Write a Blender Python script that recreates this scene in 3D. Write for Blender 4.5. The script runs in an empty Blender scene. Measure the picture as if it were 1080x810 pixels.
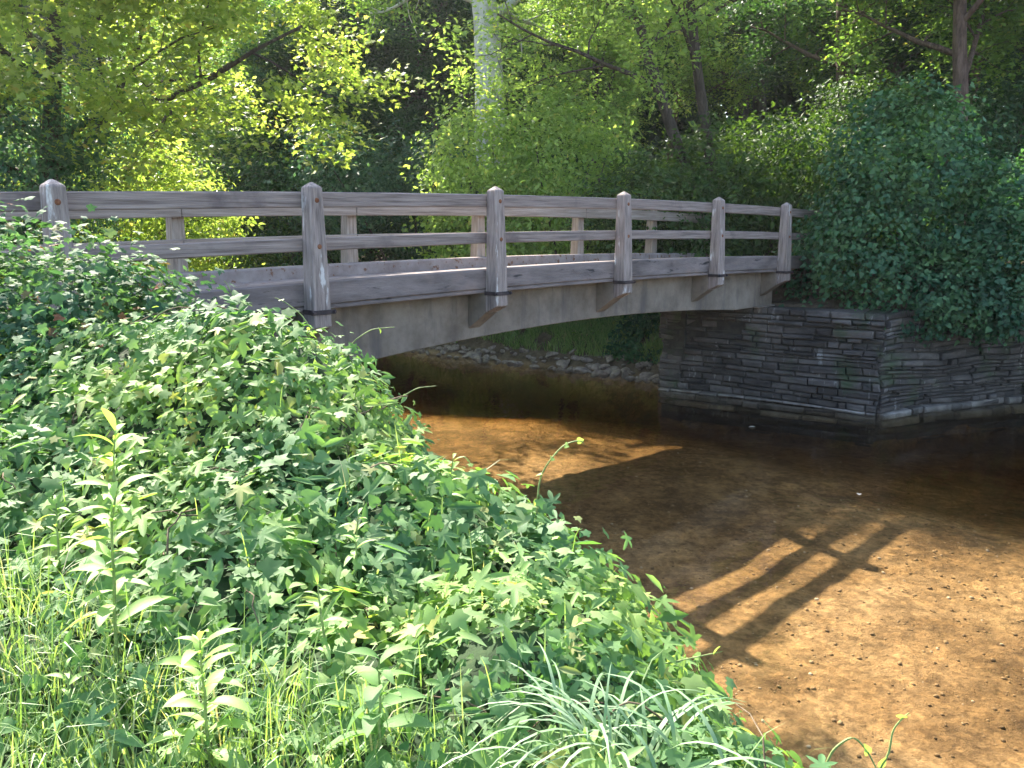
import bpy, bmesh, math, random
import numpy as np
from mathutils import Vector, Matrix
rng = np.random.default_rng(7); random.seed(7)
C = bpy.context.scene
COL = C.collection
EZ = 3.6                                  # eye height over the water
PITCH = math.radians(10.39)
SD = np.array([0.68487, 0.72867])         # along the bridge
ND = np.array([-0.72867, 0.68487])        # upstream, across the bridge (m axis)
ROT = math.atan2(SD[1], SD[0])
def W(s, m, z=0.0): return (s*SD[0]+m*ND[0], s*SD[1]+m*ND[1], z)
def SM(x, y): return x*SD[0]+y*SD[1], x*ND[0]+y*ND[1]
def at(px, py, depth):                    # a point of the place seen at a given distance
    u, v = (px-540)/900., (405-py)/900.
    c, s = math.cos(PITCH), math.sin(PITCH)
    r = np.array([u, c+v*s, -s+v*c]); return np.array([0, 0, EZ])+r*(depth/r[1])
def sst(a, b, x):
    t = np.clip((x-a)/(b-a), 0, 1); return t*t*(3-2*t)

# ---------------------------------------------------------------- noise
_perm = rng.random((64, 64))
def vnoise(x, y):
    x = np.asarray(x, float); y = np.asarray(y, float)
    xi = np.floor(x).astype(int); yi = np.floor(y).astype(int)
    fx = x-xi; fy = y-yi; fx = fx*fx*(3-2*fx); fy = fy*fy*(3-2*fy)
    g = lambda i, j: _perm[i % 64, j % 64]
    return ((g(xi, yi)*(1-fx)+g(xi+1, yi)*fx)*(1-fy)+(g(xi, yi+1)*(1-fx)+g(xi+1, yi+1)*fx)*fy)*2-1
def fbm(x, y, o=4):
    r = 0; a = 1
    for k in range(o): r = r+a*vnoise(x*2**k+17*k, y*2**k+5*k); a *= .5
    return r

# ---------------------------------------------------------------- objects
def setp(o, label=None, cat=None, group=None, kind=None):
    if label: o['label'] = label
    if cat: o['category'] = cat
    if group: o['group'] = group
    if kind: o['kind'] = kind
    return o
def empty(name, loc, rz=0, **k):
    o = bpy.data.objects.new(name, None); COL.objects.link(o); o.location = loc
    o.rotation_euler = (0, 0, rz); o.empty_display_size = .2; return setp(o, **k)
def link(name, me, mats=None, parent=None, loc=None, **k):
    o = bpy.data.objects.new(name, me); COL.objects.link(o)
    if mats is not None:
        for m in (mats if isinstance(mats, (list, tuple)) else [mats]): me.materials.append(m)
    if parent: o.parent = parent
    if loc is not None: o.location = loc
    return setp(o, **k)
def mesh_np(name, V, F, smooth=False, mi=None):
    """V (n,3), F (m,k) all faces of the same size, or list of such arrays."""
    Fs = F if isinstance(F, list) else [F]
    me = bpy.data.meshes.new(name)
    V = np.ascontiguousarray(V, np.float32); me.vertices.add(len(V)); me.vertices.foreach_set('co', V.ravel())
    li = np.concatenate([f.ravel() for f in Fs]).astype(np.int32)
    tot = np.concatenate([np.full(len(f), f.shape[1]) for f in Fs]).astype(np.int32)
    st = np.concatenate([[0], np.cumsum(tot)[:-1]]).astype(np.int32)
    me.loops.add(len(li)); me.loops.foreach_set('vertex_index', li)
    me.polygons.add(len(tot)); me.polygons.foreach_set('loop_start', st); me.polygons.foreach_set('loop_total', tot)
    if mi is not None: me.polygons.foreach_set('material_index', np.asarray(mi, np.int32))
    me.polygons.foreach_set('use_smooth', np.full(len(tot), bool(smooth)))
    me.update(calc_edges=True); me.validate(); return me
class MB:
    def __init__(s): s.V = []; s.F = []; s.n = 0
    def add(s, V, F):
        V = np.asarray(V, float); F = np.asarray(F, int)
        s.V.append(V); s.F.append(F+s.n); s.n += len(V); return s
    def box(s, x0, x1, y0, y1, z0, z1):
        V = [(x, y, z) for z in (z0, z1) for y in (y0, y1) for x in (x0, x1)]
        return s.add(V, [(0, 2, 3, 1), (4, 5, 7, 6), (0, 1, 5, 4), (2, 6, 7, 3), (0, 4, 6, 2), (1, 3, 7, 5)])
    def tube(s, P, R, k=6, cap=True):
        P = np.asarray(P, float); n = len(P); R = np.broadcast_to(np.asarray(R, float), (n,))
        T = np.gradient(P, axis=0); T /= np.linalg.norm(T, axis=1)[:, None]+1e-9
        ref = np.array([0, 0, 1.]) if abs(T[0, 2]) < .9 else np.array([1., 0, 0])
        U = np.cross(T, ref); U /= np.linalg.norm(U, axis=1)[:, None]+1e-9; B = np.cross(T, U)
        a = np.arange(k)/k*2*math.pi
        V = P[:, None]+R[:, None, None]*(np.cos(a)[None, :, None]*U[:, None]+np.sin(a)[None, :, None]*B[:, None])
        i = np.arange(n-1)[:, None]*k; j = np.arange(k)[None]; j2 = (j+1) % k
        F = np.stack([i+j, i+j2, i+k+j2, i+k+j], -1).reshape(-1, 4)
        return s.add(V.reshape(-1, 3), F)
    def mesh(s, name, smooth=False):
        return mesh_np(name, np.concatenate(s.V), np.concatenate(s.F), smooth)
def bevel_mesh(me, w, seg=1):
    bm = bmesh.new(); bm.from_mesh(me)
    bmesh.ops.bevel(bm, geom=bm.edges[:], offset=w, segments=seg, affect='EDGES', clamp_overlap=True)
    bm.to_mesh(me); bm.free(); return me

# ---------------------------------------------------------------- materials
def newmat(name):
    m = bpy.data.materials.new(name); m.use_nodes = True; nt = m.node_tree
    for n in list(nt.nodes): nt.nodes.remove(n)
    o = nt.nodes.new('ShaderNodeOutputMaterial'); return m, nt, o
def N(nt, t, **k):
    n = nt.nodes.new('ShaderNode'+t)
    for a, v in k.items():
        if a.startswith('i_'): n.inputs[a[2:].replace('_', ' ')].default_value = v
        else: setattr(n, a, v)
    return n
def ramp(nt, fac, stops):
    r = N(nt, 'ValToRGB'); e = r.color_ramp.elements
    while len(e) > 1: e.remove(e[-1])
    e[0].position = stops[0][0]; e[0].color = (*stops[0][1], 1)
    for p, c in stops[1:]: x = e.new(p); x.color = (*c, 1)
    nt.links.new(fac, r.inputs[0]); return r
def leaf_mat(name, stops, trans=.35, rough=.5, spec=.35, tint=(1.25, 1.2, .5), patch=0):
    m, nt, o = newmat(name); L = nt.links.new
    g = N(nt, 'NewGeometry'); r = ramp(nt, g.outputs['Random Per Island'], stops)
    p = N(nt, 'BsdfPrincipled', i_Roughness=rough); p.inputs['Specular IOR Level'].default_value = spec
    if patch:
        tc = N(nt, 'TexCoord'); nn = N(nt, 'TexNoise', i_Scale=patch, i_Detail=3); L(tc.outputs['Object'], nn.inputs['Vector'])
        pr = ramp(nt, nn.outputs[0], [(.36, (.62, .72, .85)), (.5, (1, 1, 1)), (.62, (1.35, 1.18, .95))])
        r2 = N(nt, 'MixRGB', blend_type='MULTIPLY'); r2.inputs[0].default_value = 1; L(r.outputs[0], r2.inputs[1]); L(pr.outputs[0], r2.inputs[2]); r = r2
    L(r.outputs[0], p.inputs['Base Color'])
    t = N(nt, 'BsdfTranslucent'); mx = N(nt, 'MixRGB', blend_type='MULTIPLY'); mx.inputs[0].default_value = 1
    mx.inputs[2].default_value = (*[c*1.6 for c in tint], 1); L(r.outputs[0], mx.inputs[1]); L(mx.outputs[0], t.inputs[0])
    s = N(nt, 'MixShader'); s.inputs[0].default_value = trans
    L(p.outputs[0], s.inputs[1]); L(t.outputs[0], s.inputs[2]); L(s.outputs[0], o.inputs[0]); return m
def solid_mat(name, stops, scale=4, stretch=(1, 1, 1), rough=.85, bump=.3, bscale=None, detail=8, stains=None, island=0, coord='Object', dist=.02):
    """noise coloured surface; stretch makes a grain; stains = (scale, stretch, lo, hi, colour)."""
    m, nt, o = newmat(name); L = nt.links.new
    tc = N(nt, 'TexCoord'); mp = N(nt, 'Mapping'); mp.inputs['Scale'].default_value = stretch
    L(tc.outputs[coord], mp.inputs[0])
    n = N(nt, 'TexNoise', i_Scale=scale, i_Detail=detail, i_Roughness=.65); L(mp.outputs[0], n.inputs['Vector'])
    col = ramp(nt, n.outputs[0], stops).outputs[0]
    for st in (stains or []):
        mp2 = N(nt, 'Mapping'); mp2.inputs['Scale'].default_value = st[1]; L(tc.outputs[coord], mp2.inputs[0])
        n2 = N(nt, 'TexNoise', i_Scale=st[0], i_Detail=6, i_Roughness=.6); L(mp2.outputs[0], n2.inputs['Vector'])
        mr = N(nt, 'MapRange'); mr.inputs[1].default_value = st[2]; mr.inputs[2].default_value = st[3]
        L(n2.outputs[0], mr.inputs[0]); mx = N(nt, 'MixRGB'); L(mr.outputs[0], mx.inputs[0]); L(col, mx.inputs[1])
        mx.inputs[2].default_value = (*st[4], 1); col = mx.outputs[0]
    if island:
        gg = N(nt, 'NewGeometry'); rr = ramp(nt, gg.outputs['Random Per Island'], [(0, (1-island,)*3), (.5, (1, .98, .96)), (1, (1+island, 1+island*.95, 1+island*.85))])
        mx = N(nt, 'MixRGB', blend_type='MULTIPLY'); mx.inputs[0].default_value = 1; L(col, mx.inputs[1]); L(rr.outputs[0], mx.inputs[2]); col = mx.outputs[0]
    p = N(nt, 'BsdfPrincipled', i_Roughness=rough); p.inputs['Specular IOR Level'].default_value = .3
    L(col, p.inputs['Base Color'])
    b = N(nt, 'Bump', i_Strength=bump, i_Distance=dist)
    n3 = N(nt, 'TexNoise', i_Scale=bscale or scale*3, i_Detail=8); L(mp.outputs[0], n3.inputs['Vector'])
    L(n3.outputs[0], b.inputs['Height']); L(b.outputs[0], p.inputs['Normal']); L(p.outputs[0], o.inputs[0]); return m

M = {}
M['timber'] = solid_mat('weathered_timber', [(.3, (.12, .092, .08)), (.5, (.265, .212, .19)), (.7, (.39, .32, .285))], 5, (.25, 6, 6), .8, .5, 14,
    stains=[(1.3, (1, 1, 1), .56, .7, (.13, .10, .10))])
M['post'] = solid_mat('weathered_post', [(.3, (.15, .118, .105)), (.5, (.30, .242, .218)), (.7, (.42, .35, .315))], 5, (6, 6, .5), .8, .5, 14,
    stains=[(3.2, (2.2, 2.2, .55), .59, .64, (.62, .58, .55))])
M['timbertan'] = solid_mat('bounce_lit_timber', [(.3, (.18, .135, .105)), (.5, (.32, .25, .20)), (.7, (.44, .36, .30))], 5, (.25, 6, 6), .8, .5, 14)  # far rails: warm light bounced off the deck, put into the colour
M['posttan'] = solid_mat('bounce_lit_post', [(.3, (.20, .15, .115)), (.5, (.36, .285, .225)), (.7, (.48, .40, .33))], 5, (6, 6, .5), .8, .5, 14)  # far posts: warmer, lighter copy of post with the deck's bounce light painted in
M['concrete'] = solid_mat('concrete', [(.3, (.14, .11, .085)), (.55, (.25, .205, .165)), (.75, (.33, .28, .23))], 2.2, (1, 1, 1), .9, .35, 30,
    stains=[(2.6, (1.6, 1.6, .3), .55, .72, (.13, .11, .10))])
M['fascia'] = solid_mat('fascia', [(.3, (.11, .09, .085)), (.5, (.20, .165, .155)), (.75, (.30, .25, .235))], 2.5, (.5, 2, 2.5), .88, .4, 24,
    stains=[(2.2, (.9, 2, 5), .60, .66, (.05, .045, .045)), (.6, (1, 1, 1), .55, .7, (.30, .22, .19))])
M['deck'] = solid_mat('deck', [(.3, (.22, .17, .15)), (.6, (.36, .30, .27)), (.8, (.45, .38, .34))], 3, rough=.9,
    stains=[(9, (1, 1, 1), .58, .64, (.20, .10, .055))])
M['iron'] = solid_mat('iron', [(.4, (.03, .025, .028)), (.6, (.07, .05, .05))], 9, rough=.6)
M['rust'] = solid_mat('rust', [(.4, (.17, .06, .03)), (.6, (.27, .12, .06))], 30, rough=.85)
M['wallstone'] = solid_mat('wall_stone', [(.3, (.036, .032, .03)), (.5, (.082, .073, .068)), (.72, (.16, .143, .13))], 1.6, (1, 1, 2.2), .85, .8, 9,
    stains=[(1.1, (1, 1, 1), .56, .68, (.055, .075, .04)), (2.5, (3, 3, .6), .62, .68, (.24, .23, .22))], island=.38, dist=.04)
M['mortar'] = solid_mat('wall_gap', [(.4, (.03, .028, .025)), (.6, (.06, .055, .045))], 6)
M['palestone'] = solid_mat('pale_stone', [(.3, (.10, .09, .08)), (.5, (.20, .182, .162)), (.7, (.34, .315, .285))], 3, rough=.8, bump=.6, bscale=9, dist=.03, island=.4,
    stains=[(2, (1, 1, 1), .58, .66, (.10, .09, .075))])
M['stone'] = solid_mat('river_stone', [(.3, (.12, .095, .08)), (.5, (.27, .22, .185)), (.7, (.43, .37, .315))], 1.4, rough=.75, bump=.6, bscale=6, coord='Object', dist=.04)
M['barkdark'] = solid_mat('bark_dark', [(.3, (.03, .024, .02)), (.5, (.075, .06, .05)), (.7, (.13, .105, .085))], 3, (4, 4, .8), .95, 1, 8, dist=.05)
M['barkred'] = solid_mat('bark_brown', [(.3, (.05, .032, .025)), (.5, (.12, .08, .065)), (.7, (.19, .13, .105))], 3, (4, 4, .8), .95, 1, 8, dist=.05)
M['barkpale'] = solid_mat('bark_pale', [(.35, (.34, .33, .29)), (.5, (.60, .58, .53)), (.65, (.72, .70, .66))], 1.6, (1, 1, .7), .8, .4, 8,
    stains=[(1.5, (1, 1, .8), .57, .6, (.24, .22, .17))])
M['stem'] = solid_mat('green_stem', [(.4, (.14, .20, .06)), (.6, (.28, .34, .12))], 20, rough=.6)
M['litter'] = solid_mat('leaf_litter', [(.35, (.015, .03, .012)), (.55, (.03, .06, .022)), (.7, (.06, .075, .03))], 9, rough=.95)
M['drystem'] = solid_mat('dry_stem', [(.4, (.09, .065, .04)), (.6, (.22, .16, .10))], 8, rough=.9)

def G3(a, b, c, d=None, pd=.985):
    r = [(0, a), (.5, b), (.95, c)]
    if d: r += [(pd, d)]
    return r
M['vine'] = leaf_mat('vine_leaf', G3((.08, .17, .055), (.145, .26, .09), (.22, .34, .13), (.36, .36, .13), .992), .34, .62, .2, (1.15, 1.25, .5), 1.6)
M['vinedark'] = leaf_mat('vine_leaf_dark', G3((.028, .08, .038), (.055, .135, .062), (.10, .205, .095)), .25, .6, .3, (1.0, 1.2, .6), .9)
M['bushleaf'] = leaf_mat('bush_leaf', G3((.045, .10, .05), (.085, .165, .08), (.135, .23, .11), (.20, .08, .04), .992), .28, .65, .15, (1.0, 1.2, .6), 2)
M['weedleaf'] = leaf_mat('weed_leaf', G3((.18, .32, .08), (.26, .40, .12), (.34, .47, .16)), .4, .55, .35)
M['grass'] = leaf_mat('grass_blade', G3((.12, .22, .07), (.20, .31, .11), (.29, .38, .17), (.42, .38, .24)), .35, .5, .4)
M['sedge'] = leaf_mat('sedge_blade', G3((.13, .24, .12), (.21, .32, .18), (.29, .39, .25)), .3, .5, .35)
M['maple'] = leaf_mat('maple_leaf', G3((.15, .23, .045), (.24, .32, .07), (.34, .40, .10), (.42, .34, .10)), .5, .5, .3, (1.15, 1.18, .70))
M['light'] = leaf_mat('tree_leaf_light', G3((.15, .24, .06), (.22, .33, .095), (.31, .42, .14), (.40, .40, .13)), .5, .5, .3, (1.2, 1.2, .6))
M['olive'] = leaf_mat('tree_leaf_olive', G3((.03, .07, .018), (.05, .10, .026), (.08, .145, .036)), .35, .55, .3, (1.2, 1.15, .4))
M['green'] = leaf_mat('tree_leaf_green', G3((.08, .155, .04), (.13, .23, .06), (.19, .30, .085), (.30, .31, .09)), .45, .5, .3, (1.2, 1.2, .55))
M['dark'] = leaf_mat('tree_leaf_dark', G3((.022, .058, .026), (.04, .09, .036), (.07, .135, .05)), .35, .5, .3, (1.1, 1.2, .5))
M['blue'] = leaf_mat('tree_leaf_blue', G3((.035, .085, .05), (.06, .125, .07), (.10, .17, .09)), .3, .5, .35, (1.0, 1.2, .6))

# ground: riverbed sand below the water line, leaf-strewn soil above
def ground_mat():
    m, nt, o = newmat('ground'); L = nt.links.new
    tc = N(nt, 'TexCoord'); V = tc.outputs['Object']
    n1 = N(nt, 'TexNoise', i_Scale=.55, i_Detail=6, i_Roughness=.6); L(V, n1.inputs['Vector'])
    n2 = N(nt, 'TexNoise', i_Scale=4.5, i_Detail=10, i_Roughness=.78); L(V, n2.inputs['Vector'])
    vo = N(nt, 'TexVoronoi', i_Scale=17); L(V, vo.inputs['Vector'])
    sand = ramp(nt, n1.outputs[0], [(.35, (.25, .16, .08)), (.5, (.38, .25, .13)), (.62, (.50, .35, .20))]).outputs[0]
    gr = ramp(nt, n2.outputs[0], [(.36, (.30, .27, .24)), (.5, (.85, .84, .82)), (.64, (1.35, 1.3, 1.2))]).outputs[0]
    a = N(nt, 'MixRGB', blend_type='MULTIPLY'); a.inputs[0].default_value = .8; L(sand, a.inputs[1]); L(gr, a.inputs[2])
    pb = ramp(nt, vo.outputs['Color'], [(.2, (.55, .5, .45)), (.6, (1, 1, 1)), (.9, (1.2, 1.15, 1.05))]).outputs[0]
    b = N(nt, 'MixRGB', blend_type='MULTIPLY'); b.inputs[0].default_value = .6; L(a.outputs[0], b.inputs[1]); L(pb, b.inputs[2])
    n5 = N(nt, 'TexNoise', i_Scale=1.7, i_Detail=9, i_Roughness=.7, i_Distortion=.4); L(V, n5.inputs['Vector'])
    dk = ramp(nt, n5.outputs[0], [(.38, (.58, .55, .50)), (.50, (.97, .97, .96)), (.62, (1.1, 1.09, 1.05))]).outputs[0]
    b2 = N(nt, 'MixRGB', blend_type='MULTIPLY'); b2.inputs[0].default_value = .9; L(b.outputs[0], b2.inputs[1]); L(dk, b2.inputs[2]); b = b2
    soil = ramp(nt, n2.outputs[0], [(.35, (.05, .035, .022)), (.5, (.11, .08, .05)), (.62, (.17, .125, .08)), (.7, (.09, .11, .035))]).outputs[0]
    g = N(nt, 'NewGeometry'); sp = N(nt, 'SeparateXYZ'); L(g.outputs['Position'], sp.inputs[0])
    ad = N(nt, 'Math', operation='MULTIPLY_ADD'); L(n2.outputs[0], ad.inputs[0]); ad.inputs[1].default_value = .2; L(sp.outputs[2], ad.inputs[2])
    mr = N(nt, 'MapRange'); mr.inputs[1].default_value = .02; mr.inputs[2].default_value = .22; L(ad.outputs[0], mr.inputs[0])
    mx = N(nt, 'MixRGB'); L(mr.outputs[0], mx.inputs[0]); L(b.outputs[0], mx.inputs[1]); L(soil, mx.inputs[2])
    p = N(nt, 'BsdfPrincipled', i_Roughness=.9); L(mx.outputs[0], p.inputs['Base Color'])
    bu = N(nt, 'Bump', i_Strength=.9, i_Distance=.05)
    n3 = N(nt, 'TexNoise', i_Scale=14, i_Detail=8, i_Roughness=.7); L(V, n3.inputs['Vector'])
    L(n3.outputs[0], bu.inputs['Height']); L(bu.outputs[0], p.inputs['Normal']); L(p.outputs[0], o.inputs[0]); return m
M['ground'] = ground_mat()
def water_mat():
    m, nt, o = newmat('river_water'); L = nt.links.new
    tc = N(nt, 'TexCoord')
    mp = N(nt, 'Mapping'); mp.inputs['Rotation'].default_value = (0, 0, -ROT); mp.inputs['Scale'].default_value = (1, .55, 1)
    L(tc.outputs['Object'], mp.inputs[0])
    n = N(nt, 'TexNoise', i_Scale=5, i_Detail=3, i_Roughness=.5); L(mp.outputs[0], n.inputs['Vector'])
    b = N(nt, 'Bump', i_Strength=.15, i_Distance=.03); L(n.outputs[0], b.inputs['Height'])
    fr = N(nt, 'Fresnel'); gg = N(nt, 'NewGeometry'); mr = N(nt, 'MapRange'); mr.inputs[3].default_value = 1.33; mr.inputs[4].default_value = 1/1.33
    L(gg.outputs['Backfacing'], mr.inputs[0]); L(mr.outputs[0], fr.inputs['IOR']); L(b.outputs[0], fr.inputs['Normal'])
    gl = N(nt, 'BsdfGlossy', i_Roughness=.03); L(b.outputs[0], gl.inputs['Normal'])
    t = N(nt, 'BsdfTransparent'); t.inputs[0].default_value = (1, 1, 1, 1)
    va = N(nt, 'VolumeAbsorption', i_Density=1.25); va.inputs['Color'].default_value = (.67, .56, .29, 1); L(va.outputs[0], o.inputs['Volume'])
    s = N(nt, 'MixShader'); L(fr.outputs[0], s.inputs[0]); L(t.outputs[0], s.inputs[1]); L(gl.outputs[0], s.inputs[2])
    L(s.outputs[0], o.inputs[0]); return m
M['water'] = water_mat()

# ---------------------------------------------------------------- terrain
def near_shore(m): return 3.75+1.15*sst(5, 9, m)+6.4*sst(14, 21, m)+.2*np.sin(m*.7)
def far_shore(m):
    r = 16.5+.35*np.sin(m*.55+1)
    r = np.where(m < 11.2, 16.45+(10.58-np.clip(m, 6.04, 10.58))*.174+.25, r)
    return np.where(m < 6.04, 17.3+(6.04-m)*2.13, r)
def G(x, y):
    s, m = SM(np.asarray(x, float), np.asarray(y, float))
    bed = -.25-.60*sst(10.6, 17.0, s+.5*vnoise(m*.35, s*.3)+.8*sst(10, 14, m))*sst(-8, 0, m)*sst(-.05, .8, far_shore(m)-s)+.05*fbm(s*.35, m*.35, 3)+.012*fbm(s*3, m*3, 2)
    top = 1.8+1.0*sst(4.5, 7.8, m)+.06*fbm(s*.6, m*.6)-.5*sst(14, 22, m)
    tn = near_shore(m)-s
    zn = bed+(top-bed)*sst(-.35, 1.9, tn)
    tf = s-far_shore(m)
    nat = bed+(.9-bed)*sst(-.3, 1.6, tf)+1.3*sst(1.2, 5, tf)+.75*sst(4, 9, tf)+.16*np.clip(tf-8, 0, 60)+.12*fbm(s*.5, m*.5)*sst(0, 2, tf)
    wal = bed+(2.0-bed)*sst(0, .12, tf)+.85*sst(.2, 1.4, tf)+.13*np.clip(tf-8, 0, 60)
    wal = np.where((m > 7.9) & (m < 11.5), np.minimum(wal, 2.0+.8*sst(.9, 1.4, tf)+.13*np.clip(tf-8, 0, 60)), wal)
    k = sst(10.62, 10.75, m)
    zf = wal*(1-k)+nat*k
    zf = np.where(m < 1.5, wal*sst(-2.5, 1.5, m)+nat*(1-sst(-2.5, 1.5, m)), zf)
    z = np.where(tn > -.5, zn, np.where(tf > -.5, zf, bed))
    return z
def axis(lo, f0, f1, hi, st, grow=1.18):
    a = list(np.arange(f0, f1+1e-6, st)); d = st; x = f1
    while x < hi: d *= grow; x += d; a.append(x)
    d = st; x = f0; b = []
    while x > lo: d *= grow; x -= d; b.append(x)
    return np.array(b[::-1]+a)
sa = axis(-90, -4, 26, 160, .125); ma = axis(-90, -5, 30, 170, .125)
S_, M_ = np.meshgrid(sa, ma, indexing='ij')
X_, Y_ = S_*SD[0]+M_*ND[0], S_*SD[1]+M_*ND[1]
Z_ = G(X_, Y_)
def grid_faces(a, b):
    i = np.arange((a-1))[:, None]*b+np.arange(b-1)[None]; i = i.ravel()
    return np.stack([i, i+b, i+b+1, i+1], 1)
me = mesh_np('ground', np.stack([X_, Y_, Z_], -1).reshape(-1, 3), grid_faces(len(sa), len(ma)), True)
link('ground', me, M['ground'], kind='structure')
MBw = MB().box(-160, 160, -160, 160, -3, 0)
link('river_water', MBw.mesh('river_water'), M['water'], kind='structure')

# ---------------------------------------------------------------- leaf scattering
def frame(nrm, fwd):
    nrm = nrm/np.linalg.norm(nrm, axis=1)[:, None]
    f = fwd-(fwd*nrm).sum(1)[:, None]*nrm; f /= np.linalg.norm(f, axis=1)[:, None]+1e-9
    return np.stack([f, np.cross(nrm, f), nrm], -1)
def scatter(tpl, P, R, S):
    V, F = tpl; V = np.asarray(V, float); F = np.asarray(F, int)
    vv = np.einsum('nij,kj->nki', R, V)*np.asarray(S)[:, None, None]+P[:, None]
    ff = F[None]+(np.arange(len(P))*len(V))[:, None, None]
    return vv.reshape(-1, 3), ff.reshape(-1, F.shape[1])
def fan_leaf(half, cx=.28, droop=.25, fold=.12):
    o = [(x, y) for x, y in half]+[(x, -y) for x, y in half[1:-1]][::-1]
    V = [(cx, 0, 0)]+[(x, y, -droop*((x-cx)**2+y*y)+fold*abs(y)) for x, y in o]
    n = len(o); return V, [(0, 1+i, 1+(i+1) % n) for i in range(n)]
_pol = [(150, .2), (120, .52), (100, .38), (82, .24), (66, .5), (52, .78), (40, .52), (26, .28), (14, .62), (6, .86)]
LOBED = fan_leaf([(0, 0)]+[(.1+a*math.cos(math.radians(t)), a*math.sin(math.radians(t))) for t, a in _pol]+[(1.1, 0)], cx=.12, droop=.22, fold=.14)
LOBE3 = fan_leaf([(0, 0), (-.12, .24), (.02, .44), (.22, .36), (.5, .5), (.55, .2), (1, 0)], droop=.35)
HEART = fan_leaf([(0, 0), (-.12, .2), (-.02, .4), (.3, .42), (.66, .22), (1, 0)], droop=.3, fold=.18)
OVATE = ([(0, 0, 0), (.35, .26, .05), (.7, .2, .02), (1, 0, -.12), (.7, -.2, .02), (.35, -.26, .05)], [(0, 3, 2, 1), (0, 5, 4, 3)])
LANCE = ([(0, 0, 0), (.3, .13, .04), (.65, .11, .02), (1, 0, -.12), (.65, -.11, .02), (.3, -.13, .04)], [(0, 3, 2, 1), (0, 5, 4, 3)])
RHOMB = ([(0, 0, 0), (.45, .3, .06), (1, 0, -.08), (.45, -.3, .06)], [(0, 2, 1), (0, 3, 2)])
STAR = fan_leaf([(0, 0), (.05, .42), (.3, .2), (.55, .4), (.6, .12), (1, 0)], droop=.2)
def rdir(n, up=0.0, flat=1.0):
    v = rng.normal(size=(n, 3)); v[:, 2] *= flat; v /= np.linalg.norm(v, axis=1)[:, None]; v[:, 2] += up
    return v/np.linalg.norm(v, axis=1)[:, None]
def combine(parts):
    V = []; F = []; o = 0; mi = []
    for k, p in enumerate(parts):
        V.append(p[0]); F.append(p[1]+o); o += len(p[0]); mi += [p[2] if len(p) > 2 else 0]*len(p[1])
    ks = sorted({f.shape[1] for f in F})
    Fo = []; mo = []
    for kk in ks:
        for f, p in zip(F, parts):
            if f.shape[1] == kk: Fo.append(f); mo += [p[2] if len(p) > 2 else 0]*len(f)
    return np.concatenate(V), Fo, mo

# ---------------------------------------------------------------- the vine covered near bank
ctl = []
def cp(px, py, d, dz=0): p = at(px, py, d); ctl.append((p[0], p[1], p[2]+dz))
sil = [(240, 350, 5.0), (330, 362, 4.7), (385, 415, 4.45), (425, 490, 4.2), (490, 520, 3.9), (550, 545, 3.6), (600, 570, 3.4), (637, 610, 3.2), (672, 680, 2.85), (720, 750, 2.6), (800, 815, 2.35)]
for p in sil: cp(*p)
for px, py, d in sil[1:]:
    p = at(px, py, d)
    for k, dz in ((.55, -.75), (1.1, -1.6), (1.7, -2.5)): ctl.append((p[0]+SD[0]*k, p[1]+SD[1]*k, p[2]+dz))
for t in [(0, 660, 2.7), (120, 650, 2.75), (0, 820, 2.05), (270, 820, 2.1), (540, 820, 2.05), (690, 820, 2.12), (200, 570, 3.1), (350, 570, 3.2), (450, 610, 3.0),
          (200, 460, 3.8), (340, 440, 4.1), (100, 410, 4.3), (0, 460, 3.9), (555, 660, 2.7), (590, 730, 2.4), (0, 390, 4.6), (130, 350, 5.1), (430, 700, 2.5), (300, 700, 2.5)]: cp(*t)
for s, m, z in [(-3, 5, 2.5), (-3, 2, 2.1), (-2, -1, 2.1), (1, -1.2, 2.1), (2.4, -1.5, 1.9), (4.2, -1.5, -.3), (0, 7.6, 2.8), (2.5, 7.6, 2.75), (4.2, 7.6, 1.4), (5.2, 7.6, -.3), (-3, 7.6, 2.85), (4.8, 5.5, -.2), (3.7, 5.5, 1.3), (2.7, 6, 2.5), (0, -3, 2.1)]:
    p = W(s, m, z); ctl.append(p)
ctl = np.array(ctl)
def tps_fit(P, z, lam=2e-3):
    n = len(P); d = np.linalg.norm(P[:, None]-P[None], axis=-1); K = d*d*np.log(d+1e-9); K[np.arange(n), np.arange(n)] = lam
    A = np.zeros((n+3, n+3)); A[:n, :n] = K; A[:n, n] = 1; A[:n, n+1:] = P; A[n, :n] = 1; A[n+1:, :n] = P.T
    return np.linalg.solve(A, np.concatenate([z, [0, 0, 0]]))
_w = tps_fit(ctl[:, :2], ctl[:, 2])
def HV(x, y):
    sh = np.shape(x); q = np.stack([np.ravel(x), np.ravel(y)], 1); n = len(ctl); r = np.empty(len(q))
    for i in range(0, len(q), 20000):
        d = np.linalg.norm(q[i:i+20000, None]-ctl[None, :, :2], axis=-1)
        r[i:i+20000] = (d*d*np.log(d+1e-9))@_w[:n]+_w[n]+q[i:i+20000]@_w[n+1:]
    r = r.reshape(sh)
    return r+.10*fbm(x*1.9, y*1.9, 2)+.035*fbm(x*6, y*6, 2)
vs, vm = np.meshgrid(np.arange(-3.2, 5.3, .1), np.arange(-4.0, 7.7, .1), indexing='ij')
vx, vy = vs*SD[0]+vm*ND[0], vs*SD[1]+vm*ND[1]
vz = HV(vx, vy)
vz = np.where(vm < -1.5, np.maximum(vz*0+G(vx, vy)+.15+.07*fbm(vx*1.7, vy*1.7, 2), -9), vz)
base = np.stack([vx, vy, vz-.13], -1).reshape(-1, 3); bf = grid_faces(*vs.shape)
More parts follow.
